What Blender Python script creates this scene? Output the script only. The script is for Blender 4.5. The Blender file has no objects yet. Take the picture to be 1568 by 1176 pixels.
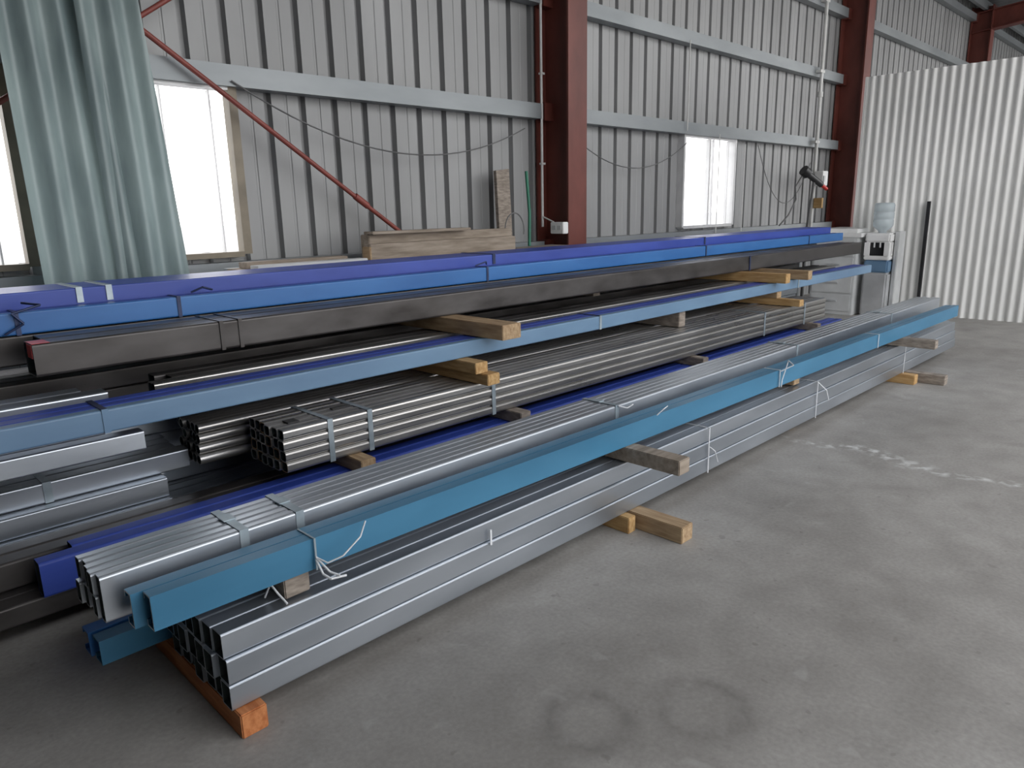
import bpy, math, random
from mathutils import Matrix, Vector
random.seed(7)
S = bpy.context.scene
S.view_settings.view_transform = 'Standard'
S.view_settings.look = 'None'
S.view_settings.exposure = 0.0

# ------------------------------------------------------------ materials
def newmat(name):
    m = bpy.data.materials.new(name); m.use_nodes = True
    nt = m.node_tree; b = nt.nodes['Principled BSDF']
    return m, nt, b
def N(nt, t, **kw):
    n = nt.nodes.new(t)
    for k, v in kw.items(): setattr(n, k, v)
    return n
def noisemat(name, c1, c2, scale=6, rough=0.5, metal=0.0, stretch=(1,1,1), r2=None, detail=6, lo=0.35, hi=0.65, bump=0.0, c3=None, spec=0.5):
    m, nt, b = newmat(name); L = nt.links.new
    tc = N(nt, 'ShaderNodeTexCoord'); mp = N(nt, 'ShaderNodeMapping'); mp.inputs['Scale'].default_value = stretch
    L(tc.outputs['Object'], mp.inputs['Vector'])
    no = N(nt, 'ShaderNodeTexNoise'); no.inputs['Scale'].default_value = scale; no.inputs['Detail'].default_value = detail
    L(mp.outputs[0], no.inputs['Vector'])
    cr = N(nt, 'ShaderNodeValToRGB')
    cr.color_ramp.elements[0].position = lo; cr.color_ramp.elements[1].position = hi
    cr.color_ramp.elements[0].color = (*c1, 1); cr.color_ramp.elements[1].color = (*c2, 1)
    if c3:
        e = cr.color_ramp.elements.new((lo+hi)/2); e.color = (*c3, 1)
    L(no.outputs['Fac'], cr.inputs[0]); L(cr.outputs[0], b.inputs['Base Color'])
    b.inputs['Metallic'].default_value = metal; b.inputs['Roughness'].default_value = rough
    b.inputs['Specular IOR Level'].default_value = spec
    if r2 is not None:
        mr = N(nt, 'ShaderNodeMapRange'); mr.inputs['To Min'].default_value = rough; mr.inputs['To Max'].default_value = r2
        mr.inputs['From Min'].default_value = lo; mr.inputs['From Max'].default_value = hi
        L(no.outputs['Fac'], mr.inputs['Value']); L(mr.outputs[0], b.inputs['Roughness'])
    if bump:
        bp = N(nt, 'ShaderNodeBump'); bp.inputs['Strength'].default_value = bump; bp.inputs['Distance'].default_value = 0.01
        L(no.outputs['Fac'], bp.inputs['Height']); L(bp.outputs[0], b.inputs['Normal'])
    return m

M = {}
M['galv'] = noisemat('galvanised_steel', (.44,.475,.52), (.54,.575,.62), 6, .30, .85, (.2,1,1), .40)
M['galv2'] = noisemat('galvanised_steel_purlin', (.38,.415,.46), (.46,.495,.54), 5, .30, .85, (.2,1,1), .40)
M['pipe'] = noisemat('oiled_steel_tube', (.40,.39,.375), (.50,.49,.475), 6, .27, .85, (.2,1,1), .36)
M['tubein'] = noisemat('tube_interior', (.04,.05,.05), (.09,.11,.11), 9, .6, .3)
M['cyan'] = noisemat('light_blue_paint', (.035,.150,.26), (.05,.19,.32), 5, .38, .0, (.3,1,1))
M['cyan2'] = noisemat('pale_and_lit_blue_paint', (.12,.21,.33), (.16,.27,.40), 5, .36, .0, (.3,1,1))  # pale blue; on the tube bundle it paints in the lit front
M['blue'] = noisemat('blue_paint', (.025,.13,.38), (.04,.17,.45), 5, .36, .0, (.3,1,1))
M['purple'] = noisemat('deep_and_shaded_blue_paint', (.028,.058,.31), (.045,.085,.40), 5, .4, .0, (.3,1,1))  # deep blue; on rear tubes it is the same blue painted as shaded
M['dark'] = noisemat('black_mill_steel', (.050,.045,.043), (.10,.093,.09), 6, .3, .55, (.4,1,1), .5)
M['strap'] = noisemat('steel_strap', (.30,.36,.40), (.45,.52,.56), 10, .4, .5)
M['strapd'] = noisemat('blue_strap', (.02,.03,.08), (.04,.06,.14), 10, .4, .3)
M['wire'] = noisemat('white_tie_cord', (.6,.62,.64), (.75,.76,.78), 10, .5)
M['timber'] = noisemat('pine_timber', (.27,.17,.09), (.47,.34,.2), 5, .75, 0, (12,1.2,9), None, 8, .3, .7, .3)
M['timbery'] = noisemat('yellow_pine_timber', (.36,.2,.07), (.56,.37,.17), 5, .75, 0, (12,1.2,9), None, 8, .3, .7, .3)
M['timbero'] = noisemat('orange_timber', (.36,.11,.03), (.52,.2,.07), 5, .75, 0, (12,1.2,9))
M['timberg'] = noisemat('weathered_timber', (.17,.14,.115), (.35,.30,.25), 5, .8, 0, (3,3,12), None, 8, .3, .7, .3)
M['plank'] = noisemat('weathered_plank', (.20,.16,.12), (.38,.32,.26), 4, .8, 0, (1,8,8), None, 8, .3, .7, .3)
M['wall'] = noisemat('grey_wall_sheet', (.27,.272,.272), (.335,.338,.338), 1.2, .5, .15, (1,1,.4))
M['girt'] = noisemat('galvanised_girt', (.23,.25,.26), (.30,.32,.33), 3, .45, .3, (.3,1,1))
M['red'] = noisemat('red_oxide_paint', (.115,.028,.020), (.17,.045,.033), 4, .5, 0, (1,1,.5))
M['redrod'] = noisemat('red_oxide_rod', (.20,.045,.035), (.27,.065,.05), 4, .5)
M['white'] = noisemat('white_plastic', (.72,.72,.71), (.82,.82,.81), 4, .45)
M['offw'] = noisemat('offwhite_enamel', (.50,.51,.51), (.62,.63,.63), 3, .45)
M['black'] = noisemat('black_plastic', (.012,.012,.013), (.03,.03,.032), 4, .4)
M['silver'] = noisemat('silver_panel', (.5,.51,.52), (.62,.63,.64), 4, .35, .4)
M['redp'] = noisemat('red_plastic', (.5,.02,.02), (.6,.04,.03), 4, .4)
M['tan'] = noisemat('tan_window_frame', (.17,.14,.10), (.25,.21,.15), 4, .5)
M['alu'] = noisemat('aluminium_frame', (.6,.6,.6), (.7,.7,.7), 4, .4, .3)
M['roof'] = noisemat('roof_sheet', (.13,.13,.135), (.18,.18,.185), 2, .5, .1)
M['cable'] = noisemat('grey_cable', (.10,.10,.10), (.16,.16,.16), 4, .6)
M['conduit'] = noisemat('white_conduit', (.55,.55,.53), (.66,.66,.64), 4, .45)
M['green'] = noisemat('green_hose', (.02,.14,.09), (.03,.2,.12), 4, .5)
M['gravel'] = noisemat('gravel', (.32,.31,.30), (.44,.43,.42), 3, .9)
M['partition'] = noisemat('white_corrugated_sheet', (.68,.68,.66), (.80,.80,.78), 1.3, .4, .05, (1,1,.5), None, 4, .3, .6)

def greenmat():
    m, nt, b = newmat('translucent_green_fibreglass'); L = nt.links.new
    tc = N(nt,'ShaderNodeTexCoord'); mp = N(nt,'ShaderNodeMapping'); mp.inputs['Scale'].default_value=(3,3,.7)
    no = N(nt,'ShaderNodeTexNoise'); no.inputs['Scale'].default_value=2.5; no.inputs['Detail'].default_value=5
    L(tc.outputs['Object'],mp.inputs[0]); L(mp.outputs[0],no.inputs['Vector'])
    cr = N(nt,'ShaderNodeValToRGB'); cr.color_ramp.elements[0].position=.35; cr.color_ramp.elements[1].position=.7
    cr.color_ramp.elements[0].color=(.20,.26,.265,1); cr.color_ramp.elements[1].color=(.34,.42,.415,1)
    L(no.outputs[0],cr.inputs[0]); L(cr.outputs[0],b.inputs['Base Color'])
    b.inputs['Roughness'].default_value=.32
    tr = N(nt,'ShaderNodeBsdfTranslucent'); tr.inputs['Color'].default_value=(.30,.38,.37,1)
    mx = N(nt,'ShaderNodeMixShader'); mx.inputs[0].default_value=.18
    L(b.outputs[0],mx.inputs[1]); L(tr.outputs[0],mx.inputs[2])
    L(mx.outputs[0],nt.nodes['Material Output'].inputs['Surface']); return m
M['fibre'] = greenmat()
def watermat():
    m, nt, b = newmat('clear_water_bottle')
    b.inputs['Base Color'].default_value=(.66,.73,.76,1); b.inputs['Roughness'].default_value=.08
    b.inputs['Transmission Weight'].default_value=.45; b.inputs['IOR'].default_value=1.3; return m
M['bottle'] = watermat()

def floormat():
    m, nt, b = newmat('stained_concrete'); L = nt.links.new
    tc = N(nt,'ShaderNodeTexCoord')
    def noise(s,d=6,dist=0):
        n=N(nt,'ShaderNodeTexNoise'); n.inputs['Scale'].default_value=s; n.inputs['Detail'].default_value=d
        n.inputs['Distortion'].default_value=dist; L(tc.outputs['Object'],n.inputs['Vector']); return n.outputs['Fac']
    def ramp(inp,p0,p1,c0,c1):
        r=N(nt,'ShaderNodeValToRGB'); r.color_ramp.elements[0].position=p0; r.color_ramp.elements[1].position=p1
        r.color_ramp.elements[0].color=(*c0,1); r.color_ramp.elements[1].color=(*c1,1); L(inp,r.inputs[0]); return r.outputs[0]
    def mth(op,a,bv=None,c=None,clamp=False):
        n=N(nt,'ShaderNodeMath',operation=op,use_clamp=clamp)
        for i,v in enumerate((a,bv,c)):
            if v is None: continue
            if isinstance(v,(int,float)): n.inputs[i].default_value=v
            else: L(v,n.inputs[i])
        return n.outputs[0]
    def mix(f,a,bc,mode='MIX'):
        n=N(nt,'ShaderNodeMix',data_type='RGBA',blend_type=mode)
        if isinstance(f,(int,float)): n.inputs[0].default_value=f
        else: L(f,n.inputs[0])
        for i,v in ((6,a),(7,bc)):
            if isinstance(v,tuple): n.inputs[i].default_value=(*v,1)
            else: L(v,n.inputs[i])
        return n.outputs[2]
    base=ramp(noise(.8,9,.6),.34,.66,(.285,.270,.250),(.385,.370,.346))
    mid=ramp(noise(4.5,8,.3),.32,.68,(.86,.855,.85),(1.05,1.05,1.05))
    fine=ramp(noise(55,4),.3,.7,(.87,.87,.87),(1.05,1.05,1.05))
    c=mix(1.0,mix(1.0,base,mid,'MULTIPLY'),fine,'MULTIPLY')
    st=ramp(noise(2.2,6,1.2),.56,.78,(0,0,0),(1,1,1))
    c=mix(mth('MULTIPLY',st,.32),c,(.17,.155,.14))
    sp=ramp(noise(16,2),.69,.73,(0,0,0),(1,1,1))
    c=mix(mth('MULTIPLY',sp,.35),c,(.14,.13,.118))
    lt=ramp(noise(7,5,.6),.63,.75,(0,0,0),(1,1,1))
    c=mix(mth('MULTIPLY',lt,.3),c,(.47,.46,.44))
    sep=N(nt,'ShaderNodeSeparateXYZ'); L(tc.outputs['Object'],sep.inputs[0])
    X,Y=sep.outputs[0],sep.outputs[1]
    wob=mth('MULTIPLY_ADD',noise(1.6,5),.9,-.45)
    dx=mth('ABSOLUTE',mth('ADD',mth('SUBTRACT',X,4.9),wob))
    mx_=mth('SUBTRACT',1.0,mth('DIVIDE',dx,.12),clamp=True)
    my=mth('SUBTRACT',1.0,mth('POWER',mth('DIVIDE',mth('ABSOLUTE',mth('SUBTRACT',Y,1.25)),1.1),4),clamp=True)
    brk=ramp(noise(14,6),.46,.62,(0,0,0),(1,1,1))
    c=mix(mth('MULTIPLY',mth('MULTIPLY',mx_,my),mth('MULTIPLY',brk,.95),clamp=True),c,(.62,.62,.60))
    for cx,cy,r in ((1.62,1.30,.13),(1.93,1.06,.14)):
        d=mth('SQRT',mth('ADD',mth('POWER',mth('SUBTRACT',X,cx),2),mth('POWER',mth('SUBTRACT',Y,cy),2)))
        ring=mth('SUBTRACT',1.0,mth('DIVIDE',mth('ABSOLUTE',mth('SUBTRACT',d,r)),.07),clamp=True)
        c=mix(mth('MULTIPLY',mth('MULTIPLY',ring,ramp(noise(9,6),.32,.6,(0,0,0),(1,1,1))),.6),c,(.14,.13,.12))
    L(c,b.inputs['Base Color'])
    rr=N(nt,'ShaderNodeMapRange'); rr.inputs['To Min'].default_value=.5; rr.inputs['To Max'].default_value=.8
    L(noise(1.7,4),rr.inputs['Value']); L(rr.outputs[0],b.inputs['Roughness'])
    bp=N(nt,'ShaderNodeBump'); bp.inputs['Strength'].default_value=.12; bp.inputs['Distance'].default_value=.01
    L(noise(30,5),bp.inputs['Height']); L(bp.outputs[0],b.inputs['Normal'])
    return m
M['floor'] = floormat()

# ------------------------------------------------------------ mesh builder
class MB:
    def __init__(s): s.v=[]; s.f=[]; s.m=[]; s.mats=[]; s.sm=[]
    def mi(s,k):
        if k not in s.mats: s.mats.append(k)
        return s.mats.index(k)
    def add(s,vs,fs,k,smooth=False):
        o=len(s.v); s.v+= [tuple(v) for v in vs]; i=s.mi(k)
        for f in fs: s.f.append(tuple(a+o for a in f)); s.m.append(i); s.sm.append(smooth)
    def box(s,x0,x1,y0,y1,z0,z1,k,b=0.0,dy=0.0):
        if b<=0:
            vs=[(x0,y0,z0),(x1,y0+dy,z0),(x1,y1+dy,z0),(x0,y1,z0),(x0,y0,z1),(x1,y0+dy,z1),(x1,y1+dy,z1),(x0,y1,z1)]
            s.add(vs,[(0,3,2,1),(4,5,6,7),(0,1,5,4),(1,2,6,5),(2,3,7,6),(3,0,4,7)],k); return
        import bmesh
        bm=bmesh.new(); bmesh.ops.create_cube(bm,size=1)
        for v in bm.verts:
            v.co=Vector(((x0+x1)/2+v.co.x*(x1-x0),(y0+y1)/2+v.co.y*(y1-y0)+dy*(v.co.x+.5),(z0+z1)/2+v.co.z*(z1-z0)))
        bmesh.ops.bevel(bm,geom=bm.edges[:],offset=b,segments=2,affect='EDGES')
        bm.verts.index_update()
        s.add([v.co[:] for v in bm.verts],[[v.index for v in f.verts] for f in bm.faces],k); bm.free()
    def prism_x(s,prof,x0,x1,k,dy=0.0,closed=True,cap=False,smooth=False):
        n=len(prof); vs=[(x0,y,z) for y,z in prof]+[(x1,y+dy,z) for y,z in prof]
        fs=[(i,(i+1)%n,n+(i+1)%n,n+i) for i in range(n if closed else n-1)]
        if cap: fs+=[tuple(range(n-1,-1,-1)),tuple(range(n,2*n))]
        s.add(vs,fs,k,smooth)
    def rr(s,y0,y1,z0,z1,r,seg=3):
        P=[]
        for cy,cz,a0 in ((y1-r,z1-r,0),(y0+r,z1-r,90),(y0+r,z0+r,180),(y1-r,z0+r,270)):
            for i in range(seg+1):
                a=math.radians(a0+90*i/seg); P.append((cy+r*math.cos(a),cz+r*math.sin(a)))
        return P
    def tube(s,x0,x1,y0,y1,z0,z1,k,wall=.004,r=.008,dy=0.0,kin='tubein',round_=False,kend=None):
        if round_:
            R=(y1-y0)/2; c=((y0+y1)/2,(z0+z1)/2)
            O=[(c[0]+R*math.cos(2*math.pi*i/16),c[1]+R*math.sin(2*math.pi*i/16)) for i in range(16)]
            I=[(c[0]+(R-wall)*math.cos(2*math.pi*i/16),c[1]+(R-wall)*math.sin(2*math.pi*i/16)) for i in range(16)]
        else:
            O=s.rr(y0,y1,z0,z1,r); I=s.rr(y0+wall,y1-wall,z0+wall,z1-wall,max(r-wall,.002))
        n=len(O)
        s.prism_x(O,x0,x1,k,dy,smooth=round_)
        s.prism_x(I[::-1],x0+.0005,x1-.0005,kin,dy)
        for x,fl,d in ((x0,0,0),(x1,1,dy)):
            vs=[(x,y+d,z) for y,z in O]+[(x,y+d,z) for y,z in I]
            fs=[(i,n+i,n+(i+1)%n,(i+1)%n) for i in range(n)]
            if fl: fs=[f[::-1] for f in fs]
            s.add(vs,fs,kend or k)
    def channel(s,x0,x1,y0,y1,z0,z1,k,t=.005,lip=.022,dy=0.0,kend=None):
        P=[(y0,z0),(y1,z0),(y1,z0+lip),(y1-t,z0+lip),(y1-t,z0+t),(y0+t,z0+t),(y0+t,z1-t),(y1-t,z1-t),(y1-t,z1-lip),(y1,z1-lip),(y1,z1),(y0,z1)]
        s.prism_x(P,x0,x1,k,dy)
        n=len(P); s.add([(x0-.0003,y,z) for y,z in P],[tuple(range(n))[::-1]],kend or k)
        s.add([(x1+.0003,y+dy,z) for y,z in P],[tuple(range(n))],kend or k)
    def band(s,x,w,y0,y1,z0,z1,k,t=.003,g=.001):
        a=g+t
        s.box(x,x+w,y0-a,y0-g,z0-a,z1+a,k); s.box(x,x+w,y1+g,y1+a,z0-a,z1+a,k)
        s.box(x,x+w,y0-g,y1+g,z1+g,z1+a,k); s.box(x,x+w,y0-g,y1+g,z0-a,z0-g,k)
    def cyl(s,p0,p1,r0,k,r1=None,n=12,cap=True):
        r1=r0 if r1 is None else r1
        p0=Vector(p0); p1=Vector(p1); d=(p1-p0).normalized()
        a=d.orthogonal().normalized(); b=d.cross(a)
        vs=[p0+(a*math.cos(2*math.pi*i/n)+b*math.sin(2*math.pi*i/n))*r0 for i in range(n)]
        vs+=[p1+(a*math.cos(2*math.pi*i/n)+b*math.sin(2*math.pi*i/n))*r1 for i in range(n)]
        s.add(vs,[(i,(i+1)%n,n+(i+1)%n,n+i) for i in range(n)],k,True)
        if cap: s.add(vs,[tuple(range(n))[::-1],tuple(range(n,2*n))],k)
    def path(s,pts,r,k,n=6):
        for a,b in zip(pts[:-1],pts[1:]): s.cyl(a,b,r,k,n=n)
    def lathe(s,c,prof,k,n=24):
        vs=[];fs=[]
        for r,z in prof:
            for i in range(n):
                a=2*math.pi*i/n; vs.append((c[0]+r*math.cos(a),c[1]+r*math.sin(a),c[2]+z))
        for j in range(len(prof)-1):
            for i in range(n):
                fs.append((j*n+i,j*n+(i+1)%n,(j+1)*n+(i+1)%n,(j+1)*n+i))
        s.add(vs,fs,k,True)
    def obj(s,name,parent=None):
        me=bpy.data.meshes.new(name); me.from_pydata(s.v,[],s.f); me.update()
        for k in s.mats: me.materials.append(M[k])
        for p,i,q in zip(me.polygons,s.m,s.sm): p.material_index=i; p.use_smooth=q
        o=bpy.data.objects.new(name,me); S.collection.objects.link(o)
        if parent: o.parent=parent
        return o

W=5.6
# ------------------------------------------------------------ shell (open-fronted shed)
XL,XR,YF=-9.0,30.0,-2.6
b=MB(); b.box(XL,XR,-9,W+.1,-.12,0,'floor'); b.obj('floor')
b=MB(); b.box(-120,150,-120,120,-.3,-.13,'gravel'); b.obj('gravel_ground')

windows=[(-.35,1.19,1.37,2.555),(1.36,2.63,1.37,2.555),(8.87,10.25,1.37,2.555)]
b=MB()
xs=[]; x=XL; P=.30
prof=[(0,0),(.100,0),(.106,.005),(.120,.005),(.126,0),(.222,0),(.230,.06),(.280,.06),(.288,0)]
pts=[]
while x<XR:
    for dx,d in prof: pts.append((x+dx,d))
    x+=P
pts.append((x,0))
cuts=sorted([w[0] for w in windows]+[w[1] for w in windows])
out=[]
for (xa,da),(xb,db) in zip(pts[:-1],pts[1:]):
    out.append((xa,da))
    for c in cuts:
        if xa+1e-4<c<xb-1e-4: out.append((c,da+(db-da)*(c-xa)/(xb-xa)))
out.append(pts[-1])
ZT=6.6
for (xa,da),(xb,db) in zip(out[:-1],out[1:]):
    xm=(xa+xb)/2; zr=[(0,ZT)]
    for w in windows:
        if w[0]<xm<w[1]: zr=[(0,w[2]),(w[3],ZT)]
    for z0,z1 in zr:
        b.add([(xa,W+da,z0),(xb,W+db,z0),(xb,W+db,z1),(xa,W+da,z1)],[(0,1,2,3)],'wall')
b.obj('wall_back')
for i,z in enumerate((1.22,2.64,3.75,4.82,5.95)):
    b=MB()
    segs=[(XL,-1.92),(-1.58,6.0),(6.33,13.88),(14.22,21.75),(22.1,XR)]
    for a,c in segs:
        y0,y1,z0,z1,t,l=5.45,5.585,z-.075,z+.075,.004,.02
        b.prism_x([(y1,z0),(y1,z0+t),(y0+t,z0+t),(y0+t,z1-t),(y1,z1-t),(y1,z1),(y0,z1),(y0,z0)][::-1],a,c,'girt',cap=True)
    b.obj('trim_%d'%(i+1))
for i,(x0,x1,z0,z1) in enumerate(windows):
    b=MB(); f=.035; y0,y1=5.50,5.60
    jam='tan' if i<2 else 'alu'
    if i==2: f=.02
    b.box(x0-.02,x0+f,y0,y1,z0-.02,z1+.01,jam); b.box(x1-f,x1+.03,y0,y1,z0-.02,z1+.01,jam)
    b.box(x0+f,x1-f,y0,y1,z0-.04,z0+.0,jam); b.box(x0+f,x1-f,y0,y1,z1-.01,z1+.01,'alu')
    xm=(x0+x1)/2
    if i!=1: b.box(xm-.02,xm+.02,y0+.02,y1-.02,z0,z1-.02,'alu')
    b.box(xm+.11,xm+.122,y0+.03,y1-.03,z0,z1-.02,'alu')
    b.box(x1-f-.14,x1-f-.128,y0+.03,y1-.03,z0,z1-.02,'alu')
    b.obj('window_%d'%(i+1))
def roofz(y): return 6.35+(5.6-y)*.10
for cx in (-1.9,6.02,13.9,21.8):
    b=MB(); w=.3
    b.box(cx,cx+w,5.12,5.142,0,6.2,'red'); b.box(cx,cx+w,5.558,5.58,0,6.2,'red')
    b.box(cx+w/2-.008,cx+w/2+.008,5.142,5.558,0,6.2,'red')
    b.box(cx-.05,cx+w+.05,5.06,5.585,0,.02,'red')
    for z in (1.22,2.64,3.75,4.82,5.95):
        b.box(cx+.002,cx+w/2-.008,5.45,5.558,z-.09,z+.09,'red')
    b.obj('steel_column')
    b=MB()
    ya,yb=5.55,YF+.1
    za,zb=roofz(ya)-.32,roofz(yb)-.32
    for o,t in ((0,.02),(-.43,.02)):
        b.add([(cx,ya,za+o),(cx+w,ya,za+o),(cx+w,yb,zb+o),(cx,yb,zb+o),(cx,ya,za+o+t),(cx+w,ya,za+o+t),(cx+w,yb,zb+o+t),(cx,yb,zb+o+t)],
          [(0,3,2,1),(4,5,6,7),(0,1,5,4),(1,2,6,5),(2,3,7,6),(3,0,4,7)],'red')
    x=cx+w/2
    b.add([(x,ya,za-.42),(x,yb,zb-.42),(x,yb,zb),(x,ya,za)],[(0,1,2,3)],'red')
    b.obj('roof_rafter')
b=MB()
for y in [5.3-1.2*i for i in range(7)]:
    z=roofz(y); b.box(XL,XR,y-.04,y+.04,z-.28,z-.09,'girt')
b.obj('roof_purlins')
b=MB()
for ya,yb in ((5.75,YF),):
    n=int((XR-XL)/.15); vs=[];fs=[]
    for i in range(n+1):
        x=XL+i*.15; o=.03*(i%2)
        vs+=[(x,ya,roofz(ya)+o-.05),(x,yb,roofz(yb)+o-.05)]
    for i in range(n): fs.append((2*i,2*i+1,2*i+3,2*i+2))
    b.add(vs,fs,'roof')
b.obj('ceiling')
b=MB(); b.box(XR,XR+.1,YF,W+.1,0,7.1,'wall'); b.obj('wall_right')
b=MB(); b.box(XL-.1,XL,YF,W+.1,0,7.1,'wall'); b.obj('wall_left')
b=MB(); b.box(XL,.3,YF-.1,YF,0,7.0,'wall'); b.obj('added_shade_wall')  # added unseen wall, put in to darken the floor at left

# white corrugated partition
def corr_y(b,x,ya,yb,z0,z1,k,pitch,amp,th=.0):
    n=int((yb-ya)/pitch*8); vs=[]
    for i in range(n+1):
        y=ya+(yb-ya)*i/n; d=amp*math.cos(2*math.pi*(y-ya)/pitch)
        d=max(-amp*.8,min(amp*.8,d))
        vs+=[(x+d,y,z0),(x+d,y,z1)]
    b.add(vs,[(2*i,2*i+1,2*i+3,2*i+2) for i in range(n)],k,True)
b=MB()
corr_y(b,11.8,-7,4.28,0.0,3.42,'partition',.115,.016)
b.box(11.83,12.0,-7,4.28,0,3.38,'partition')
b.box(11.79,11.83,4.28,4.31,0,3.42,'partition')
b.obj('wall_partition')

# brace rods
b=MB(); b.cyl((-1.7,5.37,5.375),(5.98,5.37,.11),.019,'redrod',n=10)
b.box(5.93,6.02,5.36,5.38,.03,.2,'red'); b.box(-1.72,-1.6,5.36,5.38,5.25,5.45,'red')
b.cyl((3.55,5.37,1.779),(3.67,5.37,1.697),.028,'redrod')
b.obj('diagonal_brace_rod')
b=MB(); b.cyl((-1.6,5.412,.45),(5.98,5.412,5.68),.017,'redrod',n=10); b.obj('diagonal_brace_rod')

# fibreglass sheets
b=MB(); nx,nz=90,14
for off,x0,x1,zt,ph in ((0,1.12,1.70,4.7,0),(.03,1.52,1.97,4.6,.07)):
    vs=[];fs=[]
    for j in range(nz+1):
        z=zt*j/nz
        for i in range(nx+1):
            u=i/nx; x=x0+(x1-x0)*u-.045*(z-1.3)*(u if off else .2)
            y=4.97+.062*z-off-.030*math.sin(2*math.pi*(x+ph)/.175)+.02*math.sin(z*1.3+u*4)
            vs.append((x,y,z))
    for j in range(nz):
        for i in range(nx):
            a=j*(nx+1)+i; fs.append((a,a+1,a+nx+2,a+nx+1))
    b.add(vs,fs,'fibre',True)
b.obj('corrugated_fibreglass_sheets')

# ------------------------------------------------------------ timbers
def timber(x,w,y0,y1,z0,z1,k='timber'):
    b=MB(); b.box(x,x+w,y0,y1,z0,z1,k,b=.004); return b.obj('timber_bearer')
timber(.79,.09,2.05,4.6,0,.088,'timbero')
timber(2.94,.10,1.765,4.6,0,.088,'timber'); timber(2.86,.06,2.03,3.2,0,.088,'timbery')
timber(5.1,.1,2.2,4.6,0,.088,'timber')
timber(7.30,.10,1.74,4.6,0,.088,'timberg'); timber(7.16,.1,1.95,3.0,0,.088,'timbery')
timber(-.7,.1,3.2,4.6,0,.088)
for x,y,k in ((1.02,2.13,'timberg'),(2.90,1.77,'plank'),(5.0,2.14,'timber'),(7.02,1.78,'timberg')):
    timber(x,.095,y,2.56,.372,.448,k)

# ------------------------------------------------------------ bottom purlin pack
b=MB()
rows=3; hh=.0905
for r in range(rows):
    z0=.09+r*(hh+.001)
    off=[0,.004,.012][r]
    for c in range(7):
        y0=2.088+off+c*.071+random.uniform(-.001,.001)
        xo=random.uniform(-.012,.012)
        b.tube(.775+xo+(.0 if r else .015),8.88+random.uniform(-.03,.05),y0,y0+.0685,z0,z0+hh,'galv2',wall=.004,r=.007,dy=-.02)
for x in (3.71,5.25,7.2):
    yo=-.02*(x/8); w=.007
    b.box(x,x+w,2.079+yo,2.083+yo,.0885,.369,'wire'); b.box(x,x+w,2.081+yo,2.6+yo,.3665,.3695,'wire')
b.box(1.93,1.94,2.079,2.083,.26,.33,'wire')
b.path([(.98,2.2,.372),(.99,2.17,.43),(1.0,2.14,.40),(1.01,2.10,.374)],.004,'wire')
b.path([(3.72,2.07,.25),(3.75,2.05,.22),(3.77,2.04,.15)],.003,'wire')
b.path([(5.26,2.07,.36),(5.3,2.02,.30),(5.33,2.01,.22)],.004,'wire')
b.obj('steel_purlin_pack')
# blue channels in front row
b=MB()
for i,(y,xo) in enumerate(((2.122,.60),(2.180,.565))):
    b.channel(xo,8.72-.05*i,y,y+.052,.4495,.563,'cyan',dy=-.09,kend='wire')
def tie(b,x,y0,y1,z0,z1,k='wire'):
    w=.007
    b.box(x,x+w,y0-.005,y0-.001,z0-.001,z1+.004,k); b.box(x,x+w,y0-.001,y1,z1+.001,z1+.004,k)
for x in (1.13,4.6,6.4): tie(b,x,2.122-.011*x,2.232-.011*x,.4495,.563,'strap' if x<2 else 'wire')
b.path([(1.13,2.10,.50),(1.15,2.06,.485),(1.2,2.04,.50),(1.28,2.05,.54),(1.33,2.09,.57)],.003,'wire')
b.path([(1.13,2.10,.49),(1.13,2.06,.45),(1.14,2.03,.44),(1.20,2.03,.43)],.0045,'wire')
b.path([(1.13,2.10,.50),(1.15,2.05,.455),(1.17,2.02,.445)],.004,'wire')
b.path([(3.15,2.07,.57),(3.18,2.05,.60),(3.22,2.05,.61)],.003,'wire')
b.path([(4.6,2.06,.56),(4.65,2.0,.60),(4.68,2.05,.62),(4.6,2.05,.5),(4.57,2.04,.46)],.004,'wire')
b.obj('blue_steel_channel_pair')
# upper front galvanised bundle
b=MB()
b.tube(.515,8.95,2.276,2.319,.4495,.603,'galv',wall=.004,r=.009)
for c in range(4):
    for r in range(2):
        y0=2.322+c*.0455; z0=.4495+r*.077
        b.tube(.505+random.uniform(-.012,.012),8.95+random.uniform(-.04,.04),y0,y0+.0435,z0,z0+.0755,'galv',wall=.004,r=.008)
for x,w in ((.95,.032),(1.16,.032),(3.06,.03),(5.32,.03),(7.4,.03)):
    b.band(x,w,2.276,2.504,.4495,.603,'strap',t=.002,g=.0007)
    b.box(x-.006,x+w+.006,2.38,2.44,.606,.610,'strap')
b.path([(3.08,2.27,.60),(3.12,2.24,.585),(3.16,2.23,.60)],.004,'wire')
b.obj('galvanised_tube_bundle')
# blue channels on floor timbers
b=MB()
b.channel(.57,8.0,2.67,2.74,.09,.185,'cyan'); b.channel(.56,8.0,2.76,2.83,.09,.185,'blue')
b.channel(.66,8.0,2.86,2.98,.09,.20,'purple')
b.obj('blue_steel_channel_pair')
b=MB()
for c in range(14):
    y0=3.20+c*.0985
    b.tube(-2.0+random.uniform(-.05,.05),8.4,y0,y0+.0965,.09,.178,'dark' if c<4 else 'galv2',r=.01)
b.obj('steel_tube_bundle')
b=MB()
b.tube(.52,8.6,3.17,3.25,.1795,.33,'purple',r=.012); b.tube(.66,8.6,3.255,3.335,.1795,.33,'purple',r=.012)
b.obj('deep_blue_steel_beam')
b=MB()
for c in range(2):
    b.tube(.2+.1*c,1.2+7,3.35+c*.105,3.45+c*.105,.1795,.30,'dark',r=.01)
b.obj('dark_steel_tube_bundle')
b=MB()
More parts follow.
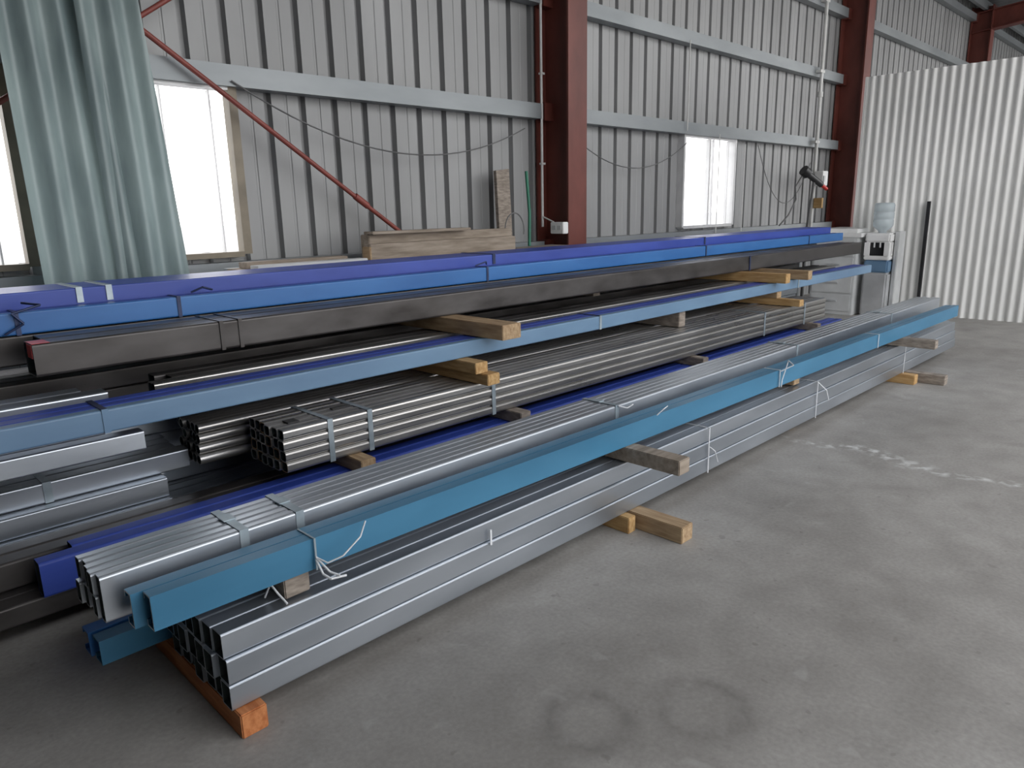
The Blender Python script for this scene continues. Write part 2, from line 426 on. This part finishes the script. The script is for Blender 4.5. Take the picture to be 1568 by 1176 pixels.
for r in range(3):
    for c in range(4):
        y0=3.62+[0,.03,.10][r]+c*.1; z0=.1795+r*.1
        b.tube(-2+random.uniform(-.05,.05),1.22+random.uniform(-.04,.02)+(.1 if r==2 else 0),y0,y0+.098,z0,z0+.098,'galv2',r=.008)
b.box(.68,.715,3.715,3.7185,.381,.480,'strap'); b.box(.68,.715,3.7185,4.118,.478,.480,'strap')
b.obj('galvanised_tube_bundle')
b=MB()
for r in range(7):
    for c in range(5):
        y0=4.13+c*.095; z0=.1795+r*.0985
        b.tube((1.3 if r<3 else -1.5)+random.uniform(-.04,.04),9.6+random.uniform(-.2,.2),y0,y0+.094,z0,z0+.097,'dark' if r>3 else 'galv2',r=.008)
b.obj('steel_tube_stack')
for x in (1.94,3.12,5.3,7.6): timber(x,.09,3.045,4.10,.3325,.4045,'timberg' if x>3 else 'timber')
b=MB()
for r in range(4):
    for c in range(6):
        y0=3.158+c*.0612; z0=.4075+r*.0556
        b.tube(1.585+random.uniform(-.008,.008),8.05+random.uniform(-.01,.01),y0,y0+.0605,z0,z0+.055,'pipe',wall=.005,r=.016,kend='timbery' if (r*5+c*3)%4==0 else 'pipe')
for x,w in ((1.83,.03),(2.07,.03),(2.98,.03),(6.6,.03),(7.5,.03)):
    b.band(x,w,3.158,3.5245,.4075,.6293,'strap',t=.002,g=.0007)
b.box(1.66,1.72,3.24,3.30,.631,.637,'black'); b.box(1.95,2.06,3.3,3.33,.631,.637,'black')
b.obj('square_tube_pack')
b=MB()
for r in range(4):
    for c in range(5):
        y0=3.60+c*.0545; z0=.4075+r*.0545
        b.tube(1.36+random.uniform(-.015,.015),7.9,y0,y0+.0535,z0,z0+.0535,'pipe',wall=.004,round_=True)
b.obj('round_pipe_pack')
timber(2.84,.10,3.04,4.1,.6335,.700,'timbery'); timber(2.80,.10,3.10,4.1,.7015,.768,'timbery')
timber(5.35,.10,3.32,4.1,.6335,.768,'timberg'); timber(7.15,.10,3.06,4.1,.6335,.700,'timbery'); timber(7.15,.10,3.30,4.1,.7015,.768,'timber')
timber(-.6,.1,3.56,4.1,.485,.768)
b=MB(); b.tube(-2,1.03,3.36,3.44,.6335,.72,'galv',r=.008); b.tube(-2,.9,3.45,3.53,.6335,.72,'galv',r=.008)
b.obj('galvanised_tube_bundle')
timber(.25,.1,3.34,3.60,.335,.63,'timberg'); timber(-1.2,.1,3.34,3.60,.335,.63,'timberg')
b=MB()
b.tube(-2.2,9.76,3.262,3.325,.770,.868,'cyan2',r=.008,dy=.03)  # same blue as the tubes behind, coloured as if lit
b.tube(-2.2,9.70,3.328,3.400,.770,.868,'purple',r=.008,dy=.03); b.tube(-2.2,9.70,3.403,3.475,.770,.868,'purple',r=.008,dy=.03)  # shaded tone of the front tube's blue
for x in (.85,4.2,7.6): 
    yo=.03*(x+2.2)/12
    b.box(x,x+.025,3.258+yo,3.261+yo,.7695,.872,'strap' if x>1 else 'cyan2'); b.box(x,x+.025,3.261+yo,3.475+yo,.869,.872,'strapd')
b.obj('blue_steel_tube_bundle')
b=MB(); b.tube(1.18,9.4,3.60,3.69,.770,.868,'pipe',r=.01); b.tube(1.3,9.4,3.70,3.79,.770,.868,'dark',r=.01); b.tube(1.25,9.4,3.80,3.89,.770,.868,'dark',r=.01)
b.obj('dark_steel_tube_bundle')
b=MB(); b.tube(-2,.98,3.62,3.72,.770,.868,'galv',r=.01); b.tube(-2,.9,3.73,3.83,.770,.868,'galv',r=.01); b.obj('galvanised_tube_bundle')
for x,k,y in ((3.02,'timber',3.09),(7.0,'timbery',3.15),(7.45,'timber',3.12),(5.1,'timberg',4.05),(-.5,'timber',3.3)):
    timber(x,.16 if x==3.02 else .10,y,4.6,.8735,.966,k)
b=MB()
b.tube(.73,10.3,3.69,3.84,.9675,1.115,'dark',wall=.006,r=.012,dy=-.06)
b.tube(.80,10.3,3.845,3.995,.9675,1.115,'dark',wall=.006,r=.012,dy=-.06)
for x in (1.56,1.66):
    b.box(x,x+.02,3.678,3.686,.9665,1.119,'dark'); b.box(x,x+.02,3.686,3.99,1.116,1.119,'dark')
for x in (7.2,):
    b.box(x,x+.02,3.64,3.648,.9665,1.119,'strapd')
b.box(.729,.80,3.689,3.80,1.1155,1.117,'redp'); b.box(.727,.7295,3.70,3.78,1.05,1.11,'redp')
b.obj('dark_steel_channel_pair')
b=MB()
for c in range(5): b.tube(-1.5,9.9,4.06+c*.105,4.16+c*.105,.9675,1.112,'dark',r=.01)
b.obj('dark_steel_tube_bundle')
b=MB()
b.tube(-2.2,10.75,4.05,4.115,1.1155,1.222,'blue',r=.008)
b.tube(-2.2,10.7,4.12,4.180,1.1155,1.222,'purple',r=.008)  # same blue as the front tube, shade put into the colour
for x in (.75,1.5,3.8,7.0,9.6):
    b.box(x,x+.02,4.045,4.049,1.1135,1.226,'strapd'); b.box(x,x+.02,4.049,4.180,1.2225,1.226,'strapd')
b.path([(.7,4.035,1.125),(.78,4.02,1.17),(.74,4.03,1.22),(.86,4.03,1.25),(.8,4.1,1.26)],.006,'strapd')
b.path([(1.6,4.1,1.235),(1.66,4.08,1.26),(1.72,4.1,1.24)],.006,'strapd')
b.path([(3.7,4.06,1.24),(3.78,4.03,1.265),(3.85,4.1,1.24)],.006,'strapd')
b.obj('blue_steel_tube_bundle')
b=MB()
for c in range(5): 
    for r in range(2): b.tube(-2.2,10.65,4.19+c*.076,4.264+c*.076,1.1155+r*.094,1.2085+r*.094,'purple',r=.008)  # same blue again, painted in its shaded tone
for x in (1.06,1.2,4.0,7.2): b.box(x,x+.03,4.184,4.188,1.228,1.307,'strap' if x<2 else 'strapd'); b.box(x,x+.03,4.188,4.56,1.303,1.307,'strap' if x<2 else 'strapd')
b.obj('shaded_blue_tube_bundle')

# ------------------------------------------------------------ rack with planks by wall
b=MB()
for x in (2.35,4.1,5.8):
    for y in (4.75,5.18): b.box(x,x+.06,y,y+.06,0,1.2,'girt')
b.box(2.3,5.88,4.72,4.78,1.2,1.27,'girt'); b.box(2.3,5.88,5.18,5.24,1.2,1.27,'girt')
b.box(2.3,5.88,4.78,5.18,1.235,1.27,'plank')
b.obj('storage_rack')
b=MB()
b.box(3.32,4.95,4.86,4.95,1.272,1.40,'plank',b=.006); b.box(3.38,5.0,4.96,5.08,1.272,1.47,'plank',b=.006)
b.box(3.5,4.96,5.10,5.17,1.272,1.44,'timber',b=.006); b.box(3.36,4.4,4.87,5.0,1.473,1.495,'plank',b=.004)
b.box(3.30,3.318,4.84,4.94,1.28,1.38,'timber',b=.004)
b.obj('timber_plank_pile')
b=MB()
v=[(5.20,5.26,0),(5.38,5.26,0),(5.38,5.30,0),(5.20,5.30,0),(5.22,5.38,2.02),(5.40,5.38,2.04),(5.40,5.42,2.04),(5.22,5.42,2.02)]
b.add(v,[(0,3,2,1),(4,5,6,7),(0,1,5,4),(1,2,6,5),(2,3,7,6),(3,0,4,7)],'timberg'); b.obj('leaning_timber_board')
b=MB(); b.path([(5.6,5.28,0),(5.6,5.3,1.27),(5.62,5.31,1.6),(5.6,5.33,2.02)],.016,'green',n=8); b.obj('green_hose_length')
b=MB(); pts=[]
for i in range(18):
    a=-.3+i/17*math.pi*1.4; pts.append((5.1+.13*math.cos(a),5.02,1.45+.16*math.sin(a)))
b.path(pts,.006,'cable'); b.obj('cable_coil')
b=MB(); b.box(2.35,3.25,4.8,4.92,1.272,1.30,'offw',b=.003); b.box(2.36,3.2,5.0,5.12,1.272,1.315,'plank',b=.003); b.obj('flat_board_pile')

b=MB(); b.cyl((5.985,5.46,1.45),(5.985,5.46,6.2),.014,'conduit',n=8)
for z in (2.1,3.0,3.9): b.box(5.965,6.018,5.44,5.48,z,z+.02,'conduit')
b.cyl((5.985,5.30,1.50),(5.985,5.46,1.56),.008,'conduit'); b.obj('wall_conduit')
b=MB(); b.box(5.93,6.018,5.12,5.30,1.38,1.50,'white',b=.006); b.box(5.925,5.93,5.15,5.2,1.42,1.465,'offw'); b.box(5.925,5.93,5.22,5.27,1.42,1.465,'offw'); b.obj('power_outlet_box')
def sag(name,a,c,s,r=.006):
    b=MB(); pts=[]
    for i in range(21):
        t=i/20; pts.append((a[0]+(c[0]-a[0])*t,a[1]+(c[1]-a[1])*t,a[2]+(c[2]-a[2])*t-s*4*t*(1-t)))
    b.path(pts,r,'cable'); b.obj(name)
sag('hanging_cable',(2.6,5.435,2.60),(5.7,5.435,2.45),.38)
sag('hanging_cable',(6.4,5.43,2.45),(8.8,5.43,2.45),.35)
sag('hanging_cable',(10.8,5.43,2.5),(12.7,5.43,2.3),.75)
for x,z in ((9.63,2.6),(10.38,2.5),(8.78,3.7)):
    b=MB(); b.cyl((x,5.42,1.25 if x>9 else 2.6),(x,5.42,z),.007,'conduit',n=6); b.obj('hanging_cord')
b=MB(); b.cyl((12.78,5.38,1.0),(12.78,5.38,6.2),.028,'conduit'); 
for z in (2.64,3.75,4.82): b.box(12.70,12.86,5.36,5.447,z-.02,z+.02,'conduit')
b.cyl((12.78,5.38,3.35),(12.78,5.38,3.43),.045,'conduit')
b.obj('conduit_riser')
b=MB(); b.box(12.70,12.92,5.20,5.34,1.92,2.16,'white',b=.008); b.box(12.72,12.78,5.185,5.2,1.98,2.08,'offw'); b.box(12.74,12.8,5.2,5.34,1.55,1.72,'timbery',b=.004); b.obj('switch_box')
b=MB(); b.cyl((12.1,5.2,2.10),(12.42,5.1,1.93),.05,'black'); b.cyl((12.38,5.11,1.95),(12.55,5.06,1.86),.03,'redp'); b.cyl((12.02,5.24,2.16),(12.1,5.2,2.1),.085,'black')
b.cyl((12.25,5.15,2.0),(12.45,5.3,1.25),.02,'cable'); b.cyl((12.45,5.3,0),(12.45,5.3,1.25),.03,'cable'); b.cyl((12.45,5.3,0),(12.45,5.3,.02),.12,'cable')
b.path([(12.05,5.24,2.12),(11.9,5.3,1.9),(11.95,5.3,1.7),(11.7,5.3,1.45),(11.4,5.3,1.3)],.012,'cable')
b.obj('drill_on_stand')
b=MB(); b.box(10.9,13.3,4.7,5.08,1.16,1.22,'offw',b=.004)
for x in (10.95,13.2):
    for y in (4.73,5.0): b.box(x,x+.05,y,y+.05,0,1.16,'girt')
b.obj('work_bench')
b=MB(); b.box(11.12,11.62,3.98,4.62,0.0,1.14,'offw',b=.008)
for i in range(4): 
    b.box(11.105,11.119,4.01,4.59,.06+i*.27,.30+i*.27,'offw',b=.003); b.box(11.09,11.105,4.2,4.4,.20+i*.27,.22+i*.27,'silver')
b.box(11.12,11.68,3.93,4.6,1.142,1.20,'white',b=.004); b.box(11.15,11.6,4.0,4.5,1.202,1.26,'white',b=.004)
b.obj('drawer_cabinet')
# water cooler
b=MB(); x0,x1,y0,y1=11.20,11.53,3.56,3.90
b.box(x0,x1,y0,y1,0,.64,'silver',b=.025)
b.box(x0+.004,x1-.004,y0+.004,y1-.004,.642,.82,'cyan2',b=.02)
b.box(x0-.01,x1,y0,y1,.822,.88,'white',b=.012)
b.box(x0-.01,x0+.07,y0,y0+.07,.88,1.07,'white'); b.box(x0-.01,x0+.07,y1-.07,y1,.88,1.07,'white')
b.box(x0+.11,x1,y0,y1,.88,1.07,'white'); b.box(x0+.02,x0+.11,y0+.07,y1-.07,.885,1.068,'black')
b.box(x0-.01,x1,y0,y1,1.07,1.20,'white',b=.02)
b.cyl((x0+.005,y0+.13,1.0),(x0+.005,y0+.13,1.07),.012,'offw'); b.cyl((x0+.005,y1-.13,1.0),(x0+.005,y1-.13,1.07),.012,'offw')
cx,cy=(x0+x1)/2,(y0+y1)/2
b.lathe((cx,cy,1.2),[(.0,.0),(.05,.0),(.06,.03),(.12,.08),(.135,.11),(.135,.18),(.126,.19),(.135,.20),(.135,.28),(.126,.29),(.135,.30),(.135,.39),(.12,.42),(.0,.425)],'bottle')
b.obj('water_cooler')
b=MB(); b.box(11.35,11.62,3.49,3.55,0,1.22,'offw',b=.006); b.box(11.34,11.35,3.50,3.54,.1,1.1,'silver'); b.obj('cup_dispenser_panel')
b=MB(); b.box(11.70,11.705,3.24,3.28,0,1.63,'black'); b.box(11.705,11.745,3.24,3.245,0,1.63,'black'); b.obj('black_angle_bar')

# ------------------------------------------------------------ world
w=bpy.data.worlds.new('sky'); S.world=w; w.use_nodes=True; nt=w.node_tree
bg=nt.nodes['Background']; tc=N(nt,'ShaderNodeTexCoord'); sx=N(nt,'ShaderNodeSeparateXYZ'); nt.links.new(tc.outputs['Generated'],sx.inputs[0])
cr=N(nt,'ShaderNodeValToRGB'); cr.color_ramp.elements[0].position=0; cr.color_ramp.elements[0].color=(1,.99,.97,1); cr.color_ramp.elements[1].position=.6; cr.color_ramp.elements[1].color=(.93,.95,1,1)
nt.links.new(sx.outputs[2],cr.inputs[0]); nt.links.new(cr.outputs[0],bg.inputs[0]); bg.inputs[1].default_value=3.2

# ------------------------------------------------------------ camera
p=math.radians(13.6); th=.021
h=Vector((1,1,0)).normalized(); r=Vector((1,-1,0)).normalized(); z=Vector((0,0,1))
F=h*math.cos(p)-z*math.sin(p); U=h*math.sin(p)+z*math.cos(p)
R2=r*math.cos(th)-U*math.sin(th); U2=r*math.sin(th)+U*math.cos(th)
cd=bpy.data.cameras.new('camera'); cam=bpy.data.objects.new('camera',cd); S.collection.objects.link(cam)
cd.sensor_width=36; cd.lens=1110/1568*36; cd.clip_end=500
mt=Matrix((R2,U2,-F)).transposed().to_4x4(); mt.translation=Vector((0,0,1.65)); cam.matrix_world=mt
S.camera=cam
